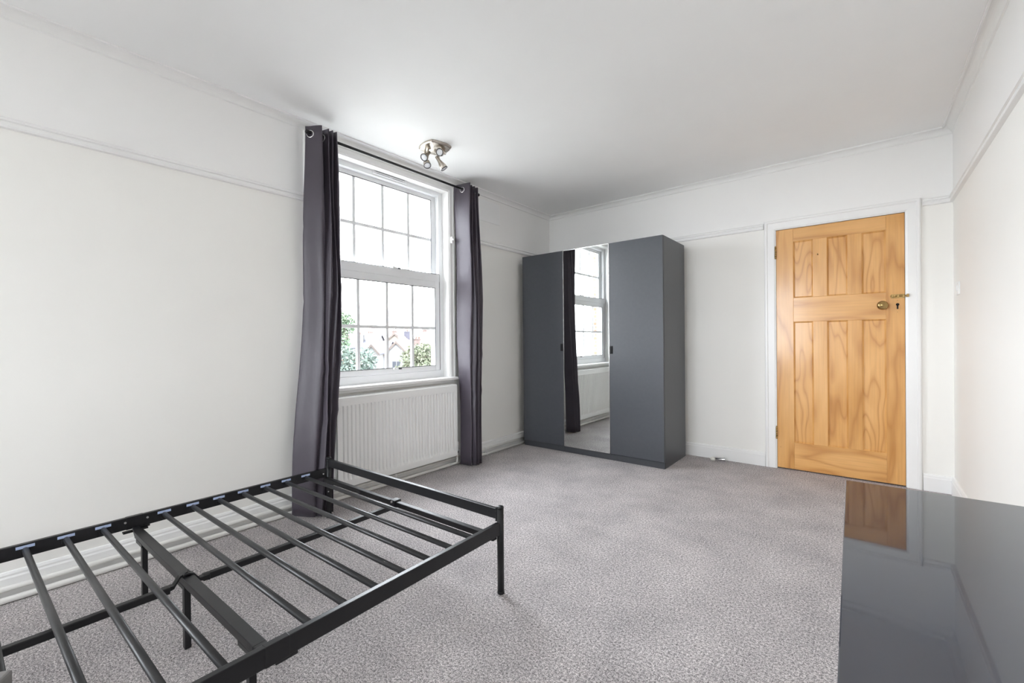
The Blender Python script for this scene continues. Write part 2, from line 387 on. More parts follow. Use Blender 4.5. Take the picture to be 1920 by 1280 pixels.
struct(run_back(SP, DX1+0.090, W).build('baseboard_door', 'gloss'), 'short white skirting right of the door')
struct(run_right(SP, RY, 0).build('baseboard_right', 'gloss'))
struct(run_rear(SP, 0, W).build('baseboard_rear', 'gloss'))

# ------------------------------------------------------------------ window_1 (vertical sliding sash)
win = sthing('window_1', (-0.1, -2.235, WZ0), 'white sliding sash window with glazing bars')
b = MB()
FX0, FX1 = -0.19, -0.075
FI = 0.045
b.box(FX0, FX1, WY0, WY0+0.055, WZ0, WZ1).box(FX0, FX1, WY1-0.055, WY1, WZ0, WZ1)
b.box(FX0, FX1, WY0+0.055, WY1-0.055, WZ1-0.045, WZ1).box(FX0, FX1, WY0+0.055, WY1-0.055, WZ0, WZ0+0.085)
b.build('frame', 'upvc', win, bevel=0.003)
# inner reveal lining: jambs with a small bead
for ya, yb in ((WY0-0.001, WY0+0.006), (WY1-0.006, WY1+0.001)):
    MB().box(-0.075, 0.004, ya, yb, WZ0, WZ1).build('reveal_lining', 'gloss', win)
MB().box(-0.075, 0.004, WY0, WY1, WZ1-0.006, WZ1+0.001).build('reveal_lining', 'gloss', win)
GY0, GY1 = -2.748, -1.733
def sash(name, z0, z1, gz0, gz1, x, dep, barz, bars_y):
    p = MB()
    ya, yb = WY0+0.057, WY1-0.053
    p.box(x-dep, x+dep, ya, GY0, z0, z1).box(x-dep, x+dep, GY1, yb, z0, z1)
    p.box(x-dep, x+dep, GY0, GY1, z0, gz0).box(x-dep, x+dep, GY0, GY1, gz1, z1)
    s = p.build(name, 'upvc', win, bevel=0.003)
    g = MB(); e = 0.0045
    q0, q1 = x+dep-0.003, x+dep+0.0006
    g.box(q0, q1, GY0, GY0+e, gz0, gz1).box(q0, q1, GY1-e, GY1, gz0, gz1).box(q0, q1, GY0+e, GY1-e, gz0, gz0+e).box(q0, q1, GY0+e, GY1-e, gz1-e, gz1)
    q = 0.0035
    g.box(q0, q1, ya-q, ya, z0, z1).box(q0, q1, yb, yb+q, z0, z1).box(q0, q1, ya, yb, z1, z1+q)  # outer dark strips stand in for the shaded gap round the sash
    g.build('gasket', 'gasket', s)
    ys = [GY0]+bars_y+[GY1]; zs = [gz0, barz, gz1]
    for i in range(4):
        for j in range(2):
            MB().box(x-0.004, x+0.004, ys[i], ys[i+1], zs[j], zs[j+1]).build('pane', 'glass', s)
    for yb_ in bars_y:
        MB().box(x-0.0105, x+0.0105, yb_-0.0125, yb_+0.0125, gz0, gz1).build('glazing_bar', 'upvc', s)
    MB().box(x-0.0115, x+0.0115, GY0, GY1, barz-0.0125, barz+0.0125).build('glazing_bar', 'upvc', s)
    return s
BY = [-2.491, -2.232, -1.976]
us = sash('upper_sash', 1.66, 2.424, 1.712, 2.386, -0.14, 0.024, 2.03, BY)
ls = sash('lower_sash', 0.855, 1.715, 0.897, 1.592, -0.092, 0.023, 1.232, BY)
# stepped bead on the meeting rail and lower rail
MB().box(-0.069, -0.062, WY0+0.06, WY1-0.058, 1.648, 1.712).build('meeting_rail', 'upvc', ls, bevel=0.002)
MB().box(-0.069, -0.064, WY0+0.058, WY1-0.055, 0.78, 0.852).build('bottom_rail', 'upvc', ls, bevel=0.002)
for z in (1.712, 0.885):
    c = MB(); c.box(-0.075, -0.055, -2.19, -2.145, z, z+0.012).cyl((-0.065, -2.185, z+0.006), (-0.048, -2.185, z+0.010), 0.009)
    k = c.build('sash_catch', 'whiteplastic', ls, bevel=0.002)
    MB().box(-0.074, -0.056, -2.135, -2.112, z, z+0.011).build('catch_keep', 'gasket', k)
MB().box(-0.075, -0.060, -2.10, -2.01, 1.713, 1.719).build('catch_lever', 'whiteplastic', ls)
v = MB().box(-0.078, -0.062, -2.36, -2.04, 2.434, 2.462).build('trickle_vent', 'upvc', win, bevel=0.003)
MB().box(-0.0625, -0.0605, -2.34, -2.06, 2.4545, 2.4575).build('vent_slot', 'gasket', v)
for ya, yb in ((-2.33, -2.21), (-2.18, -2.08)):
    MB().box(-0.0625, -0.0605, ya, yb, 2.441, 2.443).build('vent_slot', 'gasket', v)
sb = MB().box(-0.08, 0.062, WY0-0.05, -1.577, 0.767, 0.791).build('window_board', 'gloss', win, bevel=0.006)
MB().box(0.0, 0.022, WY0-0.02, -1.60, 0.742, 0.767).build('apron_moulding', 'gloss', sb, bevel=0.004)
# architrave of the window
AP = [(0, 0), (0.0, 0.070), (0.010, 0.070), (0.018, 0.062), (0.018, 0.046), (0.012, 0.038), (0.012, 0.010), (0.006, 0.0)]
def arch_vert(y_in, sgn, z0, z1): return MB().sweep(AP, lambda k, a, q: (a, y_in+sgn*q, (z0, z1)[k]+(q if k else 0)))
for yi, sg in ((WY0, -1), (WY1, 1)):
    arch_vert(yi, sg, 0.791, WZ1).build('architrave', 'gloss', win)
MB().sweep(AP, lambda k, a, q: (a, (WY0-q, WY1+q)[k], WZ1+q)).build('architrave', 'gloss', win)
c = MB(); c.box(0.012, 0.034, WY1+0.012, WY1+0.030, 2.00, 2.055).cyl((0.03, WY1+0.02, 2.03), (0.05, WY1+0.02, 2.03), 0.008)
c.build('blind_bracket', 'whiteplastic', win, bevel=0.002)
# ------------------------------------------------------------------ window_2_added (unseen in the rear wall, added to light the room)
w2 = sthing('window_2_added', (1.15, RY-0.15, RZ0), 'wide white casement window added unseen behind the camera for more daylight')
b = MB(); e = 0.06; ya, yb = RY-0.2, RY-0.12
b.box(RX0, RX0+e, ya, yb, RZ0, RZ1).box(RX1-e, RX1, ya, yb, RZ0, RZ1).box(RX0+e, RX1-e, ya, yb, RZ0, RZ0+e).box(RX0+e, RX1-e, ya, yb, RZ1-e, RZ1)
b.box(1.12, 1.18, ya, yb, RZ0+e, RZ1-e)
b.build('frame', 'upvc', w2, bevel=0.004)
for xa, xb in ((RX0+e, 1.12), (1.18, RX1-e)):
    MB().box(xa, xb, RY-0.165, RY-0.157, RZ0+e, RZ1-e).build('pane', 'glass', w2)
MB().box(RX0-0.04, RX1+0.04, RY-0.12, RY+0.04, RZ0-0.022, RZ0+0.003).build('window_board', 'gloss', w2, bevel=0.005)

# ------------------------------------------------------------------ door_1 with frame
d = sthing('door_1', (2.746, 0, 0), 'varnished pine door with six sunk panels')
YF, YB = -0.006, 0.036       # door leaf faces
xl, xr = DX0+0.004, DX1-0.004; zb, zt = 0.010, DH-0.004
S0, S1 = 2.459, 3.050; P1 = (2.459, 2.595); P2 = (2.689, 2.820); P3 = (2.908, 3.050)
ZA, ZB_, ZC, ZD = 0.235, 1.249, 1.450, 1.922
for a, c in ((xl, S0), (S1, xr)): MB().box(a, c, YF, YB, zb, zt).build('stile', 'pine_v', d, bevel=0.002)
for a, c in ((zb, ZA), (ZB_, ZC), (ZD, zt)): MB().box(S0, S1, YF, YB, a, c).build('rail', 'pine_h', d, bevel=0.002)
for a, c in ((P1[1], P2[0]), (P2[1], P3[0])):
    for z0, z1 in ((ZA, ZB_), (ZC, ZD)): MB().box(a, c, YF, YB, z0, z1).build('mullion', 'pine_v', d, bevel=0.002)
for a, c in (P1, P2, P3):
    for z0, z1 in ((ZA, ZB_), (ZC, ZD)):
        # sunk field with a splayed moulding round it
        m_ = 0.010; y1, y2 = YF, YF+0.014
        q = MB(); q.add([(a, y1+0.002, z0), (c, y1+0.002, z0), (c, y1+0.002, z1), (a, y1+0.002, z1),
                 (a+m_, y2, z0+m_), (c-m_, y2, z0+m_), (c-m_, y2, z1-m_), (a+m_, y2, z1-m_),
                 (a, YB-0.01, z0), (c, YB-0.01, z0), (c, YB-0.01, z1), (a, YB-0.01, z1)],
                [(0, 1, 5, 4), (1, 2, 6, 5), (2, 3, 7, 6), (3, 0, 4, 7), (4, 5, 6, 7), (8, 11, 10, 9), (0, 8, 9, 1), (1, 9, 10, 2), (2, 10, 11, 3), (3, 11, 8, 0)])
        q.build('panel', 'pine_panel', d)
kb = MB().lathe((3.028, YF, 1.352), (0, -1, 0), [(0, 0.031), (0.004, 0.031), (0.007, 0.026), (0.010, 0.014), (0.026, 0.011), (0.032, 0.018), (0.040, 0.029), (0.050, 0.0335), (0.060, 0.030), (0.066, 0.018), (0.068, 0.004)], 28).build('door_knob', 'brass', d)
MB().lathe((3.028, YF-0.066, 1.352), (0, -1, 0), [(0, 0.013), (0.003, 0.012), (0.0045, 0.006)], 20).build('knob_boss', 'brass', kb)
kh = MB(); kh.cyl((3.115, YF+0.001, 1.356), (3.115, YF-0.0012, 1.356), 0.010, seg=18).box(3.1105, 3.1195, YF-0.0012, YF+0.001, 1.322, 1.352)
kh = kh.build('keyhole', 'dark', d)
MB().cyl((3.115, YF, 1.385), (3.115, YF-0.002, 1.385), 0.0025, seg=8).build('screw', 'brass', kh)
MB().cyl((3.115, YF, 1.300), (3.115, YF-0.002, 1.300), 0.0025, seg=8).build('screw', 'brass', kh)
bo = MB(); bo.box(3.078, 3.156, YF-0.003, YF, 1.402, 1.432).cyl((3.072, YF-0.011, 1.418), (3.172, YF-0.011, 1.418), 0.0055, seg=12)
for xx in (3.088, 3.118, 3.148): bo.box(xx-0.005, xx+0.005, YF-0.019, YF, 1.408, 1.428)
bo.lathe((3.100, YF-0.014, 1.418), (0, -1, 0), [(0, 0.004), (0.010, 0.004), (0.014, 0.007), (0.020, 0.005)], 12)
bo = bo.build('slide_bolt', 'brass', d, bevel=0.001)
MB().box(3.164, 3.178, -0.028, -0.016, 1.407, 1.430).build('bolt_keep', 'brass', bo, bevel=0.001)
for z in (1.841, 0.303):
    h = MB()
    for k in range(5): h.cyl((DX0+0.001, YF-0.009, z-0.050+k*0.0202), (DX0+0.001, YF-0.009, z-0.050+k*0.0202+0.0185), 0.0068, seg=14)
    h.lathe((DX0+0.001, YF-0.009, z+0.051), (0, 0, 1), [(0, 0.004), (0.004, 0.006), (0.008, 0.003)], 10)
    h.box(DX0+0.001, DX0+0.006, YF-0.009, YF+0.02, z-0.05, z+0.05)
    h.build('hinge', 'brass', d)
MB().cyl((2.628, YF, 1.79), (2.628, YF-0.018, 1.797), 0.004, seg=10).build('coat_hook_screw', 'brass', d)
# door lining and architrave
DP = [(0, 0), (0, 0.086), (0.016, 0.086), (0.022, 0.078), (0.022, 0.066), (0.016, 0.060), (0.014, 0.014), (0.008, 0.004), (0.006, 0)]
ar = sthing('trim_10', (2.746, 0, 0), 'white moulded architrave around the pine door')
for xi, sg in ((DX0+0.002, -1), (DX1-0.002, 1)):
    MB().sweep(DP, lambda k, a, q: (xi+sg*q, -a, (0.0, DH)[k]+(q if k else 0))).build('architrave_upright', 'gloss', ar)
MB().sweep(DP, lambda k, a, q: ((DX0+0.002-q, DX1-0.002+q)[k], -a, DH+q)).build('architrave_head', 'gloss', ar)

# ================================================================== THINGS
# ------------------------------------------------------------------ bed frame (local: x across, y towards the head = negative)
BA = 0.026
bed = thing('bed_frame', 'black metal double bed frame without a mattress', 'bed', (0.272, -2.93, 0), BA, local=True)
def bl(lx, s, z): return (lx, -s, z)
LEN = 1.92
RZ = (0.262, 0.316)
def bbox(lx0, lx1, s0, s1, z0, z1): return MB().box(lx0, lx1, -s0, -s1, z0, z1)
FARX, NEARX = -0.012, 1.388
post = MB().cyl((0, 0, 0.004), (0, 0, 0.376), 0.0150, seg=20)
post.lathe((0, 0, 0.374), (0, 0, 1), [(0, 0.0158), (0.008, 0.0158), (0.011, 0.012), (0.012, 0.002)], 20)
post.lathe((0, 0, 0), (0, 0, 1), [(0, 0.013), (0.002, 0.0158), (0.012, 0.0158), (0.014, 0.013)], 20)
p0 = None
for i, (lx, s) in enumerate(((0.0, 0.0), (1.402, 0.0), (0.0, LEN), (1.402, LEN))):
    if i == 0:
        p0 = post.build('post', 'blackmetal', bed); o = p0; o.location = bl(lx, s, 0)
    else: o = link_copy(p0, bed, bl(lx, s, 0))
    sg = 1 if lx < 0.5 else -1
    for z in (0.235, 0.170):
        MB().cyl((sg*0.011, (-0.009 if s < 1 else 0.009), z), (sg*0.0135, (-0.011 if s < 1 else 0.011), z), 0.0042, seg=10).build('bolt', 'bolt', o)
for lx in (FARX, NEARX+0.012):
    for s0, s1 in ((0.014, 0.948), (0.952, LEN-0.014)):
        r = bbox(lx-0.010, lx+0.010, s0, s1, *RZ).build('side_rail', 'blackmetal', bed, bevel=0.0025)
    # joint sleeve in the middle
    bbox(lx-0.0112, lx+0.0112, 0.918, 0.982, 0.2605, 0.3172).build('joint_sleeve', 'blackmetal', bed, bevel=0.002)
    bbox(lx-0.009, lx+0.009, 0.895, 0.955, 0.253, 0.262).build('sleeve_foot', 'blackmetal', bed, bevel=0.002)
for s in (0.905, 0.985):
    MB().cyl(bl(FARX+0.010, s, 0.296), bl(FARX+0.014, s, 0.296), 0.0045, seg=12).build('bolt', 'bolt', bed)
MB().cyl(bl(FARX+0.010, 0.035, 0.285), bl(FARX+0.014, 0.035, 0.285), 0.004, seg=12).build('bolt', 'bolt', bed)
SL = [0.148+0.1155*i for i in range(7)]; SL += [1.9-s for s in reversed(SL)]
t0 = l0 = br0 = None
for s in SL:
    if t0 is None:
        t0 = MB().cyl((0, 0, 0), (NEARX, 0, 0), 0.0105, seg=16).build('slat_tube', 'tubemetal', bed); t0.location = bl(0, s, 0.291)
        l0 = MB().box(0, 0.002, -0.026, 0.026, -0.0055, 0.0055).build('slat_tab', 'tab', bed); l0.location = bl(FARX+0.010, s, 0.3035)  # pale blue piece on the rail above each slat end
        l1 = MB().box(-0.002, 0, -0.026, 0.026, -0.0055, 0.0055).build('slat_tab', 'tab', bed); l1.location = bl(NEARX+0.002, s, 0.3035)
        br0 = MB().box(-0.002, 0.006, -0.014, 0.014, -0.013, 0.006).build('slat_socket', 'blackmetal', bed); br0.location = bl(FARX+0.012, s, 0.290)
    else:
        link_copy(t0, bed, bl(0, s, 0.291)); link_copy(l0, bed, bl(FARX+0.010, s, 0.3035)); link_copy(l1, bed, bl(NEARX+0.002, s, 0.3035)); link_copy(br0, bed, bl(FARX+0.012, s, 0.290))
# foot and head rails
for s in (0.0, LEN):
    bbox(0.010, 1.392, s-0.010, s+0.010, 0.326, 0.372).build('end_rail', 'blackmetal', bed, bevel=0.003)
    sg = 1 if s < 1 else -1
    lo = bbox(0.0, NEARX, s+sg*0.006, s+sg*0.034, 0.236, 0.262).build('lower_end_bar', 'blackmetal', bed, bevel=0.003)
    for lx in (0.014, 1.388):
        bbox(lx-0.004, lx+0.004, s-0.013, s+0.013, 0.318, 0.378).build('end_bracket', 'blackmetal', bed, bevel=0.001)
        MB().cyl(bl(lx, s+sg*0.013, 0.358), bl(lx, s+sg*0.017, 0.358), 0.006, seg=12).build('bolt', 'blackmetal', bed)
    ck = bbox(0.673, 0.715, s+sg*0.0-0.004*sg, s+sg*0.040, 0.230, 0.270).build('clamp', 'blackmetal', bed, bevel=0.003)
    MB().cyl(bl(0.694, s+sg*0.040, 0.262), bl(0.694, s+sg*0.046, 0.262), 0.006, seg=12).build('clamp_bolt', 'bolt', ck)
# middle cross beam (channel) with tapered ends, and its legs
BS = 0.95
cb = MB(); cb.box(0.07, 1.30, -BS-0.018, -BS+0.018, 0.240, 0.266)
def taper(x0, x1, w0, w1, za, zb_):
    return [(x0, -BS-w0, za[0]), (x0, -BS+w0, za[0]), (x0, -BS+w0, za[1]), (x0, -BS-w0, za[1]), (x1, -BS-w1, zb_[0]), (x1, -BS+w1, zb_[0]), (x1, -BS+w1, zb_[1]), (x1, -BS-w1, zb_[1])]
TF = [(0, 1, 2, 3), (7, 6, 5, 4), (0, 4, 5, 1), (1, 5, 6, 2), (2, 6, 7, 3), (3, 7, 4, 0)]
cb.add(taper(0.07, 0.0, 0.018, 0.011, (0.244, 0.266), (0.256, 0.268)), TF).add(taper(1.30, 1.378, 0.018, 0.011, (0.244, 0.266), (0.256, 0.268)), TF)
cb = cb.build('cross_beam', 'blackmetal', bed, bevel=0.002)
for lx in (0.0, 1.378):
    q = bbox(lx-0.012, lx+0.012, BS-0.045, BS+0.045, 0.248, 0.256).build('beam_plate', 'blackmetal', bed, bevel=0.002)
for lx in (0.145, 0.694, 1.243):
    bbox(lx-0.045, lx+0.045, BS-0.0195, BS+0.0195, 0.228, 0.244).build('leg_bracket', 'blackmetal', bed, bevel=0.002)
    lg = bbox(lx-0.0125, lx+0.0125, BS-0.010, BS+0.010, 0.0, 0.242).build('support_leg', 'blackmetal', bed, bevel=0.002)
# centre bars with flattened, bent ends
for s0, s1 in ((0.046, 0.90), (1.00, LEN-0.046)):
    bbox(0.682, 0.706, s0, s1, 0.222, 0.246).build('centre_bar', 'blackmetal', bed, bevel=0.003)
    e = s1 if s0 < 0.5 else s0; sg = 1 if s0 < 0.5 else -1
    prof = [(-0.02, 0.234, 0.011), (0.012, 0.238, 0.006), (0.030, 0.266, 0.004), (0.045, 0.273, 0.0035), (0.062, 0.273, 0.0035)]
    vs = []; w_ = 0.0125
    for (ds, zc, hh) in prof:
        for (xx, zz) in ((-w_, -hh), (w_, -hh), (w_, hh), (-w_, hh)): vs.append((0.694+(0.006*sg)+xx, -(e+sg*ds), zc+zz))
    fs = [(k*4+i, k*4+(i+1) % 4, (k+1)*4+(i+1) % 4, (k+1)*4+i) for k in range(4) for i in range(4)]+[(3, 2, 1, 0), (16, 17, 18, 19)]
    tg = MB().add(vs, fs).build('bar_tongue', 'blackmetal', bed, bevel=0.0015)
    MB().cyl(bl(0.694+0.006*sg, e+sg*0.052, 0.275), bl(0.694+0.006*sg, e+sg*0.052, 0.281), 0.006, seg=10).build('tongue_bolt', 'blackmetal', tg)
# grey flat pack lying on the slats, cut by the picture corner
gp = thing('flat_pack', 'plain grey flat pack lying on the bed slats at the photo\'s bottom left corner', 'package', (0, 0, 0), 0)
gp.location = (1.342, -4.297, 0.3022); gp['_b'] = (0, 0, 0); gp.rotation_euler = (0, 0, math.radians(-30))
MB().box(-0.004, 0.26, -0.34, 0.004, 0, 0.038).build('sleeve', 'greycloth', gp, bevel=0.006)
MB().box(-0.005, 0.261, -0.20, -0.16, -0.0003, 0.0395).build('tape_band', 'blackmetal', gp)

# ------------------------------------------------------------------ wardrobe
WX, WL, WB, WD, WH = 0.082, 1.508, 0.078, 0.566, 2.004
wd = thing('wardrobe', 'dark grey three-door wardrobe with a mirrored middle door', 'wardrobe', (WX+WL/2, -WB-WD/2, 0))
yf = -WB-WD; th = 0.018
body = MB(); body.box(WX, WX+th, yf+0.020, -WB, 0, WH).box(WX+WL-th, WX+WL, yf+0.020, -WB, 0, WH)
body.box(WX+th, WX+WL-th, yf+0.020, -WB, WH-th, WH).box(WX+th, WX+WL-th, yf+0.022, -WB, 0.055, 0.073).box(WX+th, WX+WL-th, -WB-0.006, -WB, 0.06, WH-th)
body.box(WX+WL/3*2-th, WX+WL/3*2+th, yf+0.022, -WB-0.006, 0.06, WH-th)
body.build('carcass', 'wardrobe', wd, bevel=0.001)
xs = [WX, WX+0.506, WX+1.007, WX+WL]
for i in range(3):
    MB().box(xs[i]+(0.001 if i else 0), xs[i+1], yf+0.012, yf+0.030, 0.0, 0.055).build('plinth', 'plinth', wd, bevel=0.001)
    a, c = xs[i]+0.0015, xs[i+1]-0.0015
    if i != 1:
        dr = MB().box(a, c, yf, yf+0.018, 0.060, WH-0.001).build('door', 'wardrobe', wd, bevel=0.001)
    else:
        dr = MB().box(a, c, yf+0.004, yf+0.018, 0.060, WH-0.001).build('door', 'alu', wd)
        dr['label'] = 'mirrored middle door'
        MB().box(a+0.005, c-0.005, yf, yf+0.004, 0.065, WH-0.006).build('mirror', 'mirror', dr)
        e_ = MB(); e_.box(a, a+0.005, yf-0.001, yf+0.004, 0.060, WH-0.001).box(c-0.005, c, yf-0.001, yf+0.004, 0.060, WH-0.001).box(a, c, yf-0.001, yf+0.004, 0.060, 0.065).box(a, c, yf-0.001, yf+0.004, WH-0.006, WH-0.001)
        e_.build('edge_strip', 'alu', dr)
    if i in (0, 2):
        hx = xs[1]-0.016 if i == 0 else xs[2]+0.016
        hz = 1.042 if i == 0 else 1.020
        h = MB(); h.box(hx-0.014, hx+0.014, yf-0.008, yf, hz-0.036, hz+0.036).box(hx-0.010, hx+0.010, yf-0.012, yf-0.008, hz-0.032, hz+0.032)
        h.build('handle', 'handle', dr, bevel=0.004)

# ------------------------------------------------------------------ dresser with black glass top
DXa, DXb, DYa, DYb, DZ = 2.888, 3.358, -4.685, -3.085, 0.782
ds = thing('chest_of_drawers', 'black chest of drawers with a glossy black glass top', 'dresser', (DXa, DYb, 0), 0.0185)
b = MB(); b.box(DXa+0.022, DXb, DYa+0.003, DYa+0.033, 0, DZ-0.006).box(DXa+0.022, DXb, DYb-0.033, DYb-0.003, 0, DZ-0.006)
b.box(DXa+0.012, DXb, DYa+0.003, DYb-0.003, DZ-0.036, DZ-0.006).box(DXb-0.008, DXb, DYa+0.033, DYb-0.033, 0.05, DZ-0.036).box(DXa+0.06, DXb-0.01, DYa+0.033, DYb-0.033, 0.05, 0.07)
b.box(DXa+0.022, DXb-0.01, (DYa+DYb)/2-0.01, (DYa+DYb)/2+0.01, 0.05, DZ-0.036)
b.build('carcass', 'drawer', ds, bevel=0.001)
MB().box(DXa, DXb+0.001, DYa, DYb, DZ-0.006, DZ).build('glass_top', 'blackglass', ds, bevel=0.0012)
for cidx in range(2):
    for r in range(3):
        y0 = DYa+0.006+cidx*0.797; z0 = 0.058+r*0.2295
        dw = MB().box(DXa+0.002, DXa+0.021, y0, y0+0.791, z0, z0+0.222).build('drawer', 'drawer', ds, bevel=0.0012)
        MB().box(DXa+0.021, DXb-0.05, y0+0.04, y0+0.75, z0+0.02, z0+0.17).build('drawer_box', 'drawer', dw)

# ------------------------------------------------------------------ radiator
rd = thing('radiator', 'white panel radiator under the window', 'radiator', (0.06, -2.20, 0.10))
ry0, ry1, rz0, rz1 = -2.772, -1.640, 0.098, 0.728
def rad_panel(xf, sgn):
    n = 34; g = MB(); pitch = (ry1-ry0-0.05)/n
    ys = [(ry0, 0), (ry0+0.022, 0)]
    y = ry0+0.025
    for k in range(n):
        ys += [(y+pitch*0.06, 0), (y+pitch*0.22, -1), (y+pitch*0.56, -1), (y+pitch*0.72, 0)]; y += pitch
    ys += [(ry1-0.022, 0), (ry1, 0)]
    zsl = [(rz0, 0), (rz0+0.045, 0), (rz0+0.070, 1), (rz1-0.066, 1), (rz1-0.060, 0), (rz1-0.006, 0), (rz1, -0.9)]
    vs = []; m_ = len(ys)
    for (z, f) in zsl:
        for (yy, q) in ys:
            dx = 0.0115*q*max(f, 0) + (0.006*f if f < 0 else 0)
            vs.append((xf+sgn*dx, yy, z))
    fs = [(k*m_+i, k*m_+i+1, (k+1)*m_+i+1, (k+1)*m_+i) for k in range(len(zsl)-1) for i in range(m_-1)]
    o_ = len(vs)
    # back sheet closes the panel
    vs += [(xf-sgn*0.014, yy, z) for z in (rz0, rz1) for (yy, q) in ys]
    fs += [(o_+i, o_+m_+i, o_+m_+i+1, o_+i+1) for i in range(m_-1)]
    fs += [(i, o_+i, o_+i+1, i+1) for i in range(m_-1)]
    tp = (len(zsl)-1)*m_
    fs += [(tp+i, tp+i+1, o_+m_+i+1, o_+m_+i) for i in range(m_-1)]
    fs += [tuple([k*m_ for k in range(len(zsl))]+[o_+m_, o_]), tuple([k*m_+m_-1 for k in range(len(zsl))]+[o_+m_+m_-1, o_+m_-1])]
    return g.add(vs, fs)
rad_panel(0.104, 1).build('front_panel', 'rad', rd)
g = MB(); y = ry0+0.03
while y < ry1-0.03:
    g.box(0.040, 0.088, y, y+0.002, rz0+0.05, rz1-0.04); y += 0.022
g.build('convector_fins', 'rad', rd)
for a, c in ((ry0, ry0+0.003), (ry1-0.003, ry1)):
    MB().box(0.036, 0.098, a, c, rz0+0.012, rz1+0.002).build('side_cover', 'rad', rd, bevel=0.001)
g = MB(); g.box(0.036, 0.040, ry0, ry1, rz1-0.014, rz1+0.003).box(0.094, 0.098, ry0, ry1, rz1-0.014, rz1+0.003); y = ry0+0.01
while y < ry1-0.012:
    g.box(0.040, 0.094, y, y+0.006, rz1-0.001, rz1+0.002); y += 0.016
g.build('top_grille', 'rad', rd)
for yy in (-2.45, -1.95): MB().box(0.001, 0.038, yy-0.02, yy+0.02, rz0+0.1, rz1-0.1).build('wall_bracket', 'rad', rd)
va = MB(); va.lathe((0.075, ry1+0.020, 0.128), (0, 0, 1), [(0, 0.010), (0.012, 0.010), (0.014, 0.014), (0.030, 0.014), (0.032, 0.010), (0.036, 0.017), (0.048, 0.017), (0.050, 0.013), (0.053, 0.0175), (0.066, 0.0175), (0.068, 0.013), (0.071, 0.0175), (0.086, 0.016), (0.090, 0.010)], 18)
va.cyl((0.075, ry1+0.018, 0.150), (0.075, ry1-0.004, 0.150), 0.009, seg=14)
va.build('thermostatic_valve', 'whiteplastic', rd)
MB().cyl((0.075, ry1+0.020, 0.112), (0.075, ry1+0.020, 0.130), 0.0125, seg=12).build('valve_nut', 'gasket', rd)
MB().tube([(0.075, ry1+0.020, 0.118), (0.075, ry1+0.020, 0.050), (0.073, ry1+0.018, 0.032), (0.068, ry1+0.008, 0.022), (0.060, ry1-0.02, 0.018), (0.050, ry1-0.06, 0.0165)], 0.0082).build('feed_pipe', 'pipe', rd)
MB().lathe((0.075, ry0-0.018, 0.13), (0, 0, 1), [(0, 0.009), (0.03, 0.012), (0.05, 0.012), (0.055, 0.006)], 14).build('lockshield_valve', 'whiteplastic', rd)
MB().tube([(0.075, ry0-0.002, 0.150), (0.075, ry0-0.018, 0.150)], 0.008).build('valve_tail', 'whiteplastic', rd)
# ------------------------------------------------------------------ heating pipes along the skirting
hp = thing('heating_pipe', 'upper white heating pipe clipped along the left skirting', 'pipe', (0.032, -3.0, 0.056), group='pipes along the skirting')
MB().tube([(0.031, RY, 0.058), (0.031, -4.0, 0.057), (0.031, -2.0, 0.057), (0.031, -0.02, 0.058)], 0.0115, 14).build('pipe', 'pipe', hp)
hp2 = thing('heating_pipe', 'lower white heating pipe resting on the carpet edge by the left wall', 'pipe', (0.05, -3.0, 0.0), group='pipes along the skirting')
MB().tube([(0.045, RY, 0.0145), (0.045, -4.0, 0.0145), (0.045, -2.0, 0.0145), (0.045, -0.02, 0.0145)], 0.0135, 14).build('pipe', 'pipe', hp2)
for yy in (-5.1, -4.7, -2.25, -1.2):
    MB().box(0.018, 0.045, yy-0.008, yy+0.008, 0.044, 0.071).build('pipe_clip', 'whiteplastic', hp, bevel=0.002)
    MB().box(0.018, 0.060, yy-0.008, yy+0.008, 0.0005, 0.029).build('pipe_clip', 'whiteplastic', hp2, bevel=0.002)

# ------------------------------------------------------------------ curtain pole
PX, PZ = 0.12, 2.478
cp = thing('curtain_pole', 'thin black metal curtain pole above the window', 'curtain pole', (PX, -2.17, PZ))
MB().cyl((PX, -2.955, PZ), (PX, -1.375, PZ), 0.0092, seg=16).build('rod', 'blackmetal', cp)
for yy, sg in ((-2.955, -1), (-1.375, 1)):
    MB().lathe((PX, yy, PZ), (0, sg, 0), [(0, 0.0085), (0.002, 0.0125), (0.018, 0.0145), (0.024, 0.012), (0.027, 0.004)], 16).build('finial', 'blackmetal', cp)
for yy in (-2.885, -1.385):
    k = MB(); k.box(0.0, 0.006, yy-0.012, yy+0.012, PZ-0.035, PZ+0.035).cyl((0.004, yy, PZ-0.004), (PX, yy, PZ-0.012), 0.006, seg=10)
    k.build('bracket', 'blackmetal', cp)

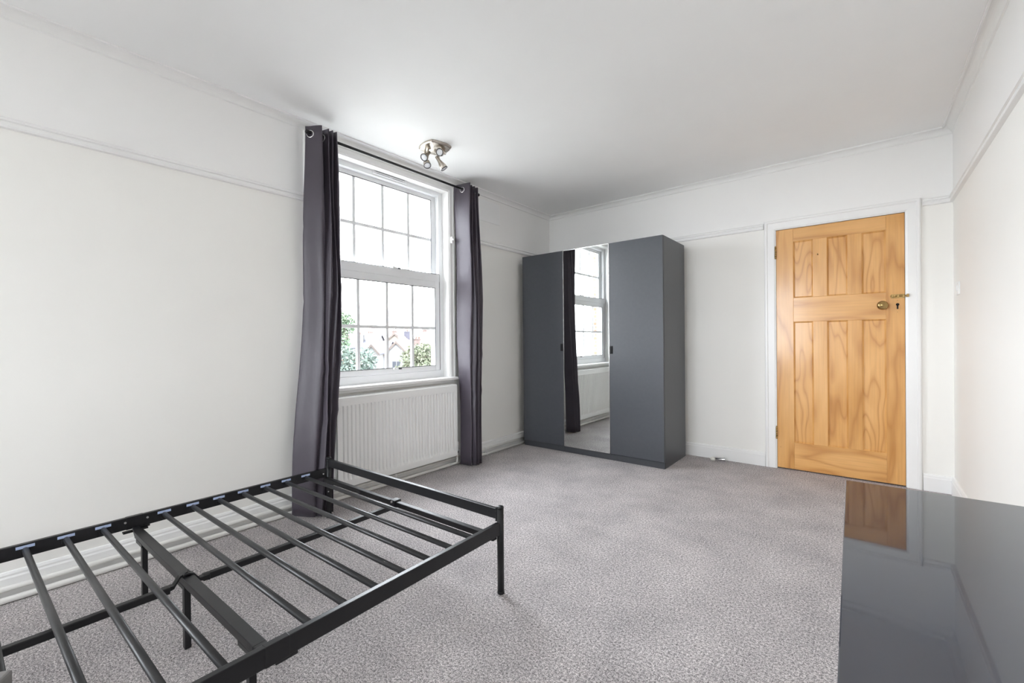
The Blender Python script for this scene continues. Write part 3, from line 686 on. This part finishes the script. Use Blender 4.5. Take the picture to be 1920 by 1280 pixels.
# ------------------------------------------------------------------ curtains
def curtain(name, label, keys, zs, ncross, seed):
    """keys: list of plan polylines [(x,y)...] (same count) at heights zs (descending)"""
    rnd = random.Random(seed)
    def cr(P, t):          # rounded polyline: cosine-eased between vertices
        n = len(P)-1; k = min(int(t*n), n-1); u = t*n-k
        e = u*0.55+0.45*(0.5-0.5*math.cos(math.pi*u))
        return (P[k][0]*(1-e)+P[k+1][0]*e, P[k][1]*(1-u)+P[k+1][1]*u)
    NU = (len(keys[0])-1)*12; NV = 46
    vs = []
    ph = [rnd.uniform(0, 6.28) for _ in range(6)]
    for j in range(NV+1):
        z = zs[0]+(zs[-1]-zs[0])*j/NV
        for a in range(len(zs)-1):
            if zs[a] >= z >= zs[a+1]-1e-9: break
        w = (zs[a]-z)/(zs[a]-zs[a+1]); w = 0.5*w+0.5*w*w*(3-2*w)
        for i in range(NU+1):
            t = i/NU; p = cr(keys[a], t); q = cr(keys[a+1], t)
            x = p[0]*(1-w)+q[0]*w; y = p[1]*(1-w)+q[1]*w
            fall = min(1, j/8)
            x += fall*0.006*math.sin(5*t+z*3.1+ph[0])*math.sin(z*2.3+ph[1]); y += fall*0.007*math.sin(9*t+z*4.3+ph[2])
            # cross creases
            for zc, am in ((0.95, 0.006), (0.62, 0.006), (1.42, 0.004), (1.9, 0.003)):
                y += am*math.exp(-((z-zc-0.10*(t-0.4))/0.018)**2)
            vs.append((x, y, z))
    m_ = NU+1
    fs = [(j*m_+i, j*m_+i+1, (j+1)*m_+i+1, (j+1)*m_+i) for j in range(NV) for i in range(NU)]
    n = len(keys[0]); cx = sum(k[0] for k in keys[-1])/n; cy = sum(k[1] for k in keys[-1])/n
    c = thing(name, label, 'curtain', (cx, cy, zs[-1]))
    f = MB().add(vs, fs, True).build('fabric', 'fabric', c, fix=False)
    so = f.modifiers.new('cloth_thickness', 'SOLIDIFY'); so.thickness = 0.003; so.offset = 0
    # eyelet rings where the cloth crosses the rod
    K = keys[0]
    for k in range(len(K)-1):
        (x0, y0), (x1, y1) = K[k], K[k+1]
        if (x0-PX)*(x1-PX) < 0:
            u = min(max((PX-x0)/(x1-x0), 0), 1)
            yy = y0+(y1-y0)*u; tx = Vector((x1-x0, y1-y0, 0)); nn = Vector((tx.y, -tx.x, 0)).normalized()
            if nn.y > 0: nn = -nn
            MB().torus((PX, yy, PZ-0.008), nn, 0.0215, 0.0042).build('eyelet', 'chrome', c)
    return c
zz = (2.522, 1.5, 0.012)
Lt = [(0.092, -2.968), (0.185, -2.905), (0.108, -2.870), (0.178, -2.852), (0.106, -2.838), (0.178, -2.824), (0.106, -2.812), (0.176, -2.796), (0.112, -2.765)]
Lm = [(0.070, -2.985), (0.185, -2.900), (0.175, -2.882), (0.215, -2.866), (0.182, -2.846), (0.215, -2.828), (0.180, -2.810), (0.208, -2.788), (0.110, -2.735)]
Lb = [(0.095, -3.085), (0.225, -2.995), (0.208, -2.980), (0.248, -2.962), (0.214, -2.940), (0.245, -2.920), (0.208, -2.898), (0.232, -2.876), (0.130, -2.850)]
curtain('curtain', 'long grey-purple curtain nearer the bed frame', [Lt, Lm, Lb], zz, 8, 3)['group'] = 'pair of window curtains'
Rt = [(0.032, -1.585), (0.205, -1.552), (0.106, -1.512), (0.170, -1.494), (0.106, -1.474), (0.168, -1.454), (0.106, -1.434), (0.166, -1.412), (0.090, -1.388)]
Rm = [(0.040, -1.575), (0.192, -1.540), (0.178, -1.520), (0.212, -1.500), (0.180, -1.476), (0.212, -1.452), (0.176, -1.426), (0.200, -1.402), (0.090, -1.376)]
Rb = [(0.092, -1.592), (0.212, -1.588), (0.198, -1.566), (0.244, -1.550), (0.212, -1.530), (0.246, -1.512), (0.210, -1.495), (0.234, -1.473), (0.120, -1.446)]
curtain('curtain', 'grey-purple curtain nearer the wardrobe with a daylit front fold', [Rt, Rm, Rb], zz, 8, 11)['group'] = 'pair of window curtains'

# ------------------------------------------------------------------ ceiling spotlight
CX, CY = 0.40, -2.13
sp = thing('ceiling_spotlight', 'brushed nickel ceiling light with four spot heads', 'ceiling light', (CX, CY, H))
pa = math.radians(-8)
def rot(a, b): return (CX+a*math.cos(pa)-b*math.sin(pa), CY+a*math.sin(pa)+b*math.cos(pa))
pl = MB(); n = 10; hs = 0.088
edge = []
for sgx, sgy, ax in ((-1, -1, 0), (1, -1, 1), (1, 1, 2), (-1, 1, 3)):
    for k in range(n):
        t = -1+2*k/n; bow = 0.018*(1-t*t)
        a, c = {0: (t*hs, -hs-bow), 1: (hs+bow, t*hs), 2: (-t*hs, hs+bow), 3: (-hs-bow, -t*hs)}[ax]
        edge.append((a, c))
m_ = len(edge); vs = []
for sc_, z in ((1.0, H), (1.0, H-0.012), (0.94, H-0.018), (0.5, H-0.024), (0.01, H-0.026)):
    for (a, c) in edge:
        x, y = rot(a*sc_, c*sc_); vs.append((x, y, z))
fs = [(k*m_+i, k*m_+(i+1) % m_, (k+1)*m_+(i+1) % m_, (k+1)*m_+i) for k in range(4) for i in range(m_)]+[tuple(range(m_)), tuple(4*m_+i for i in range(m_))]
pl.add(vs, fs).build('base_plate', 'nickel', sp)
MB().lathe((CX, CY, H-0.024), (0, 0, -1), [(0, 0.008), (0.006, 0.008), (0.012, 0.005), (0.018, 0.006), (0.020, 0.002)], 14).build('centre_screw', 'nickel', sp)
HEADS = [((0.359, -2.151, 2.545), (0.382, -2.222, 2.480)), ((0.322, -2.167, 2.526), (0.378, -2.187, 2.432)), ((0.438, -2.066, 2.545), (0.468, -2.146, 2.519)), ((0.402, -2.118, 2.512), (0.439, -2.074, 2.427))]
for J, L in HEADS:
    J = Vector(J); L = Vector(L); dv = (L-J).normalized(); ln = (L-J).length
    h = MB().lathe(J-dv*0.004, dv, [(0, 0.009), (0.003, 0.0115), (ln*0.35, 0.0135), (ln*0.5, 0.0165), (ln*0.8, 0.0265), (ln, 0.0275), (ln+0.003, 0.0255), (ln-0.003, 0.0245)], 24).build('spot_head', 'nickel', sp)
    MB().lathe(L-dv*0.006, dv, [(0, 0.022), (0.004, 0.0240), (0.006, 0.021), (0.007, 0.004)], 24).build('bulb_face', 'lens', h)
    MB().torus(L+dv*0.001, dv, 0.0262, 0.0022).build('bezel', 'gasket', h)
    q = J+dv*0.022
    k = MB(); k.cyl((q.x, q.y, H-0.015), (q.x, q.y, q.z), 0.0055, seg=12).box(q.x-0.008, q.x+0.008, q.y-0.008, q.y+0.008, q.z+0.006, q.z+0.022)
    k.build('stem', 'nickel', h)

# ------------------------------------------------------------------ small wall fittings
sw = thing('light_switch', 'small white light switch on the right wall near the corner', 'light switch', (W, -0.235, 1.432))
MB().box(W-0.009, W, -0.278, -0.192, 1.389, 1.475).build('faceplate', 'whiteplastic', sw, bevel=0.003)
MB().box(W-0.014, W-0.008, -0.247, -0.223, 1.414, 1.450).build('rocker', 'whiteplastic', sw, bevel=0.002)
for z in (1.400, 1.464): MB().cyl((W-0.010, -0.235, z), (W-0.0085, -0.235, z), 0.003, seg=8).build('screw', 'chrome', sw)
wp = thing('vent_cover', 'square painted-over cover plate high on the wall beside the right curtain', 'wall plate', (0, -1.075, 2.4))
MB().box(0, 0.004, -1.235, -0.915, 2.297, 2.505).build('cover_plate', 'ceiling', wp, bevel=0.002)
st = thing('door_stop', 'small chrome door stop with pale rubber tip by the skirting', 'door stop', (1.875, -0.09, 0))
A = Vector((1.930, -0.062, 0.0175)); B = Vector((1.812, -0.116, 0.0175)); dv = (B-A)
MB().lathe(A, dv, [(0, 0.0165), (0.004, 0.0170), (0.007, 0.0150), (0.088, 0.0140)], 16).build('shaft', 'chrome', st)
MB().lathe(A+dv.normalized()*0.086, dv, [(0, 0.014), (0.003, 0.0172), (0.024, 0.0172), (0.032, 0.013), (0.035, 0.004)], 16).build('rubber_tip', 'rubber', st)

# ================================================================== OUTSIDE
SO = Vector((-56.7, 37.47, 0)); E1 = Vector((0.7778, 0.6285, 0)); E2 = Vector((-0.6285, 0.7778, 0)); GZ = -7.0
def so(a, b_, z): return SO+E1*a+E2*b_+Vector((0, 0, z))
gr = MB(); gr.box(-180, -T-0.3, -120, 160, GZ-0.5, GZ)
struct(gr.build('ground', 'lawn'), 'gardens below the window')
gr2 = MB(); gr2.box(-T-0.3, 60, -120, RY-0.7, GZ-0.5, GZ)
struct(gr2.build('ground', 'lawn'), 'garden ground behind the house')
HR = math.atan2(E1.y, E1.x)
def house(label, a, b_, hw, hd, eave, ridge, wallm, roofm, axis='a', turn=0.0, chim=(), wins=(), over=0.25):
    base = so(a, b_, GZ)
    h = thing('house', label, 'house', tuple(base), HR+turn, group='houses beyond the gardens', local=True)
    e, r = eave-GZ, ridge-GZ
    b = MB()
    if axis == 'a':   # ridge along a: gables at +-a
        vs = [(-hw, -hd, 0), (hw, -hd, 0), (hw, hd, 0), (-hw, hd, 0), (-hw, -hd, e), (hw, -hd, e), (hw, hd, e), (-hw, hd, e), (-hw, 0, r), (hw, 0, r)]
        fs = [(0, 1, 5, 4), (2, 3, 7, 6), (0, 4, 8, 7, 3), (1, 2, 6, 9, 5), (0, 3, 2, 1), (4, 5, 9, 8), (6, 7, 8, 9)]
    else:
        vs = [(-hw, -hd, 0), (hw, -hd, 0), (hw, hd, 0), (-hw, hd, 0), (-hw, -hd, e), (hw, -hd, e), (hw, hd, e), (-hw, hd, e), (0, -hd, r), (0, hd, r)]
        fs = [(0, 1, 5, 8, 4), (2, 3, 7, 9, 6), (0, 4, 7, 3), (1, 2, 6, 5), (0, 3, 2, 1), (4, 8, 9, 7), (5, 6, 9, 8)]
    b.add(vs, fs).build('wall', wallm, h)
    t = 0.16
    half = hd if axis == 'a' else hw; full = hw if axis == 'a' else hd
    sl = (r-e)/half; oe = half+over; ze = e-sl*over
    for sg in (-1, 1):
        if axis == 'a':
            q = [(-full-over, sg*oe, ze+0.03), (full+over, sg*oe, ze+0.03), (full+over, 0, r+0.03), (-full-over, 0, r+0.03)]
        else:
            q = [(sg*oe, -full-over, ze+0.03), (sg*oe, full+over, ze+0.03), (0, full+over, r+0.03), (0, -full-over, r+0.03)]
        q2 = [(x, y, z+t) for x, y, z in q]
        rf = MB().add(q+q2, [(0, 1, 2, 3), (7, 6, 5, 4), (0, 4, 5, 1), (1, 5, 6, 2), (2, 6, 7, 3), (3, 7, 4, 0)]).build('roof_slope', roofm, h)
        if axis != 'a':   # bargeboard on the near gable
            x0, z0, x1, z1 = sg*oe, ze, 0, r
            yb_ = -full-over
            vs = [(x0, yb_, z0-0.22), (x1, yb_, z1-0.22), (x1, yb_, z1+0.16), (x0, yb_, z0+0.16)]; vs += [(x, yb_-0.06, z) for x, y, z in vs]
            MB().add(vs, [(0, 1, 2, 3), (7, 6, 5, 4), (0, 4, 5, 1), (1, 5, 6, 2), (2, 6, 7, 3), (3, 7, 4, 0)]).build('bargeboard', 'hboard', h)
    for (ca, cb_, cw, cd, cz0, cz1, cm, pots) in chim:
        k = MB(); k.box(ca-cw, ca+cw, cb_-cd, cb_+cd, cz0-GZ, cz1-GZ).box(ca-cw-0.08, ca+cw+0.08, cb_-cd-0.08, cb_+cd+0.08, cz1-GZ-0.18, cz1-GZ)
        k = k.build('chimney', cm, h)
        for i in range(pots):
            px = ca+(i-(pots-1)/2)*(2*cw/max(pots, 1))
            MB().cyl((px, cb_, cz1-GZ), (px, cb_, cz1-GZ+0.5), 0.13, 0.11, seg=8).build('chimney_pot', 'terracotta', k)
    for (wa, wz, ww, wh_) in wins:
        z = wz-GZ; y = -hd
        f = MB(); f.box(wa-ww, wa+ww, y-0.05, y+0.05, z-wh_, z-wh_+0.09).box(wa-ww, wa+ww, y-0.05, y+0.05, z+wh_-0.09, z+wh_).box(wa-ww, wa-ww+0.09, y-0.05, y+0.05, z-wh_, z+wh_).box(wa+ww-0.09, wa+ww, y-0.05, y+0.05, z-wh_, z+wh_).box(wa-0.04, wa+0.04, y-0.05, y+0.05, z-wh_, z+wh_)
        f = f.build('window', 'hframe', h)
        MB().box(wa-ww+0.09, wa+ww-0.09, y-0.02, y+0.02, z-wh_+0.09, z+wh_-0.09).build('pane', 'hglass', f)
    return h
house('white gabled house with brown bargeboards in the middle of the window view', 2.6, 0, 2.0, 4.0, -0.9, 1.15, 'hwhite', 'tile', 'b', chim=((-0.3, 0.5, 0.42, 0.42, 0.2, 2.0, 'hwhite', 0), (1.7, 3.0, 0.5, 0.4, -0.5, 1.7, 'hbrick', 2)), wins=((0.0, -2.3, 0.7, 0.6), (0.0, -5.0, 0.8, 0.7)))
house('white house with slate roof left of the gabled white house', -1.85, 2.5, 1.9, 3.4, -0.55, 1.15, 'hwhite', 'slate', 'a', chim=(), wins=((-0.9, -1.3, 0.45, 0.5), (0.9, -1.3, 0.45, 0.5), (0.1, -4.0, 0.6, 0.7)))
house('small white gabled outhouse in front of the slate-roofed white house', 0.0, -6.4, 0.95, 1.1, -0.35, 0.75, 'hwhite', 'slate', 'b', wins=((0, -1.2, 0.4, 0.45),))
house('long slate terrace with tall pot-topped chimneys', -8.2, 13, 3.4, 4.0, 0.2, 2.45, 'hwhite', 'slate', 'a', chim=((2.0, -2.3, 0.55, 0.5, -0.5, 2.8, 'hwhite', 4), (0.3, -2.3, 0.6, 0.5, -0.5, 2.6, 'hwhite', 3), (-2.6, -1.5, 0.4, 0.4, 0.5, 2.6, 'hbrick', 2)), wins=((-1.5, -1.2, 0.5, 0.7), (1.6, -1.2, 0.5, 0.7)))
house('brown-roofed gable house behind the white chimney', -1.4, 14, 2.6, 4.0, 0.6, 2.7, 'hcream', 'tile', 'b', chim=((-0.8, -1.0, 0.4, 0.5, 1.0, 3.3, 'hbrick', 2), (1.4, 0.5, 0.7, 0.4, 0.6, 3.2, 'slate', 4)), wins=((0, 0.2, 0.6, 0.5),))
house('pinkish-brown roofed house on the right of the window view', 6.6, 11, 3.6, 4.5, 0.0, 3.0, 'hcream', 'tile', 'a', turn=-0.25, chim=((-2.8, 0.0, 0.35, 0.4, 1.5, 3.5, 'hbrick', 2),), wins=((-1.5, -1.5, 0.6, 0.6), (1.5, -1.5, 0.6, 0.6)))
house('distant slate-roofed house behind the tall tree', -20, 18, 5.0, 4.5, 0.0, 2.6, 'hcream', 'slate', 'a', chim=((3.0, 0, 0.5, 0.4, 1.0, 3.6, 'hbrick', 3),), wins=((-2, -1.5, 0.6, 0.7), (2, -1.5, 0.6, 0.7)))

def tree(name, label, a, b_, blobs, leafm, n, size, seed, trunk_r=0.22):
    rnd = random.Random(seed); base = so(a, b_, GZ)
    t = thing(name, label, 'tree', tuple(base), 0, group='trees beyond the window', local=True)
    tk = MB(); ztop = max(bz for (_, _, bz, _, _) in blobs)-GZ
    tk.tube([(0, 0, 0), (0.1, 0.05, ztop*0.4), (-0.05, 0.1, ztop*0.75), (0, 0, ztop)], trunk_r, 8)
    for (bx, by, bz, br, bh) in blobs:
        p = E1*bx+E2*by; tk.tube([(0, 0, max(0.5, (bz-GZ)*0.45)), (p.x*0.5, p.y*0.5, (bz-GZ)*0.75), (p.x, p.y, bz-GZ)], trunk_r*0.4, 6)
    tk.build('trunk', 'trunk', t)
    vs = []; fs = []; tot = sum(br*br*bh for (_, _, _, br, bh) in blobs)
    for (bx, by, bz, br, bh) in blobs:
        c = E1*bx+E2*by+Vector((0, 0, bz-GZ))
        for k in range(int(n*br*br*bh/tot)):
            u = Vector((rnd.gauss(0, 1), rnd.gauss(0, 1), rnd.gauss(0, 1))).normalized()
            r = (0.55+0.5*rnd.random()**0.6)*(1+0.18*math.sin(7*u.x+3*u.z)*math.sin(6*u.y+5*u.z))
            p = c+Vector((u.x*br*r, u.y*br*r, u.z*bh*r))
            d1 = Vector((rnd.gauss(0, 1), rnd.gauss(0, 1), rnd.gauss(0, 0.6))).normalized(); d2 = d1.orthogonal().normalized()
            d2 = (Matrix.Rotation(rnd.uniform(0, 6.28), 3, d1) @ d2); s_ = size*rnd.uniform(0.6, 1.3)
            o = len(vs); vs += [p-d1*s_, p+d2*s_*0.55, p+d1*s_, p-d2*s_*0.55]; fs.append((o, o+1, o+2, o+3))
    MB().add(vs, fs).build('crown', leafm, t, fix=False)
    return t
tree('tall_tree', 'tall light green tree at the left of the window view beside the curtain', -2.9, -12, [(-0.8, 0, 4.2, 2.2, 1.5), (0.7, 0.3, 3.4, 1.5, 1.2), (-1.8, 0, 2.2, 2.4, 1.6), (0.2, -0.5, 1.0, 1.4, 1.2), (-1.0, 0, -0.8, 2.2, 1.8), (-1.2, 0.5, 5.6, 1.2, 0.9)], 'leaf_a', 5200, 0.24, 1)
tree('bushy_tree', 'bushy blue-green tree below the chimneys in the window view', 1.0, -17, [(-1.6, 0, -0.9, 1.9, 1.6), (0.7, 0.2, -1.2, 1.8, 1.6), (-0.4, -0.8, -3.4, 3.0, 1.9), (1.6, 0, -3.4, 1.7, 1.5)], 'leaf_b', 5200, 0.22, 2)
tree('garden_tree', 'olive green tree at the right of the window view', 7.8, -14, [(-0.2, 0, -0.9, 1.6, 1.5), (1.2, 0.3, -0.6, 1.7, 1.5), (0.6, -0.5, -2.9, 2.5, 1.8), (-1.3, -0.3, -3.4, 1.3, 1.2)], 'leaf_c', 5200, 0.22, 3)
tree('garden_tree', 'low pale shrub tree in front of the white gabled house', 4.6, -8, [(0, 0, -3.6, 1.8, 1.3), (1.5, 0.5, -3.9, 1.5, 1.2)], 'leaf_c', 1800, 0.22, 4)
tree('garden_tree', 'broad green tree far left beyond the tall tree', -16, -6, [(0, 0, 0.5, 3.2, 2.6), (2.2, 0, -1.5, 2.5, 2.0), (-2.5, 0, -1.5, 2.6, 2.2)], 'leaf_a', 3200, 0.28, 5)
tree('garden_tree', 'broad green tree far right beyond the pinkish roof', 15, -4, [(0, 0, 0.3, 3.0, 2.4), (2.2, 0, -1.6, 2.4, 2.0), (-2.2, 0, -1.8, 2.4, 2.0)], 'leaf_b', 3200, 0.28, 6)

for o in bpy.data.objects:
    if '_b' in o: del o['_b']
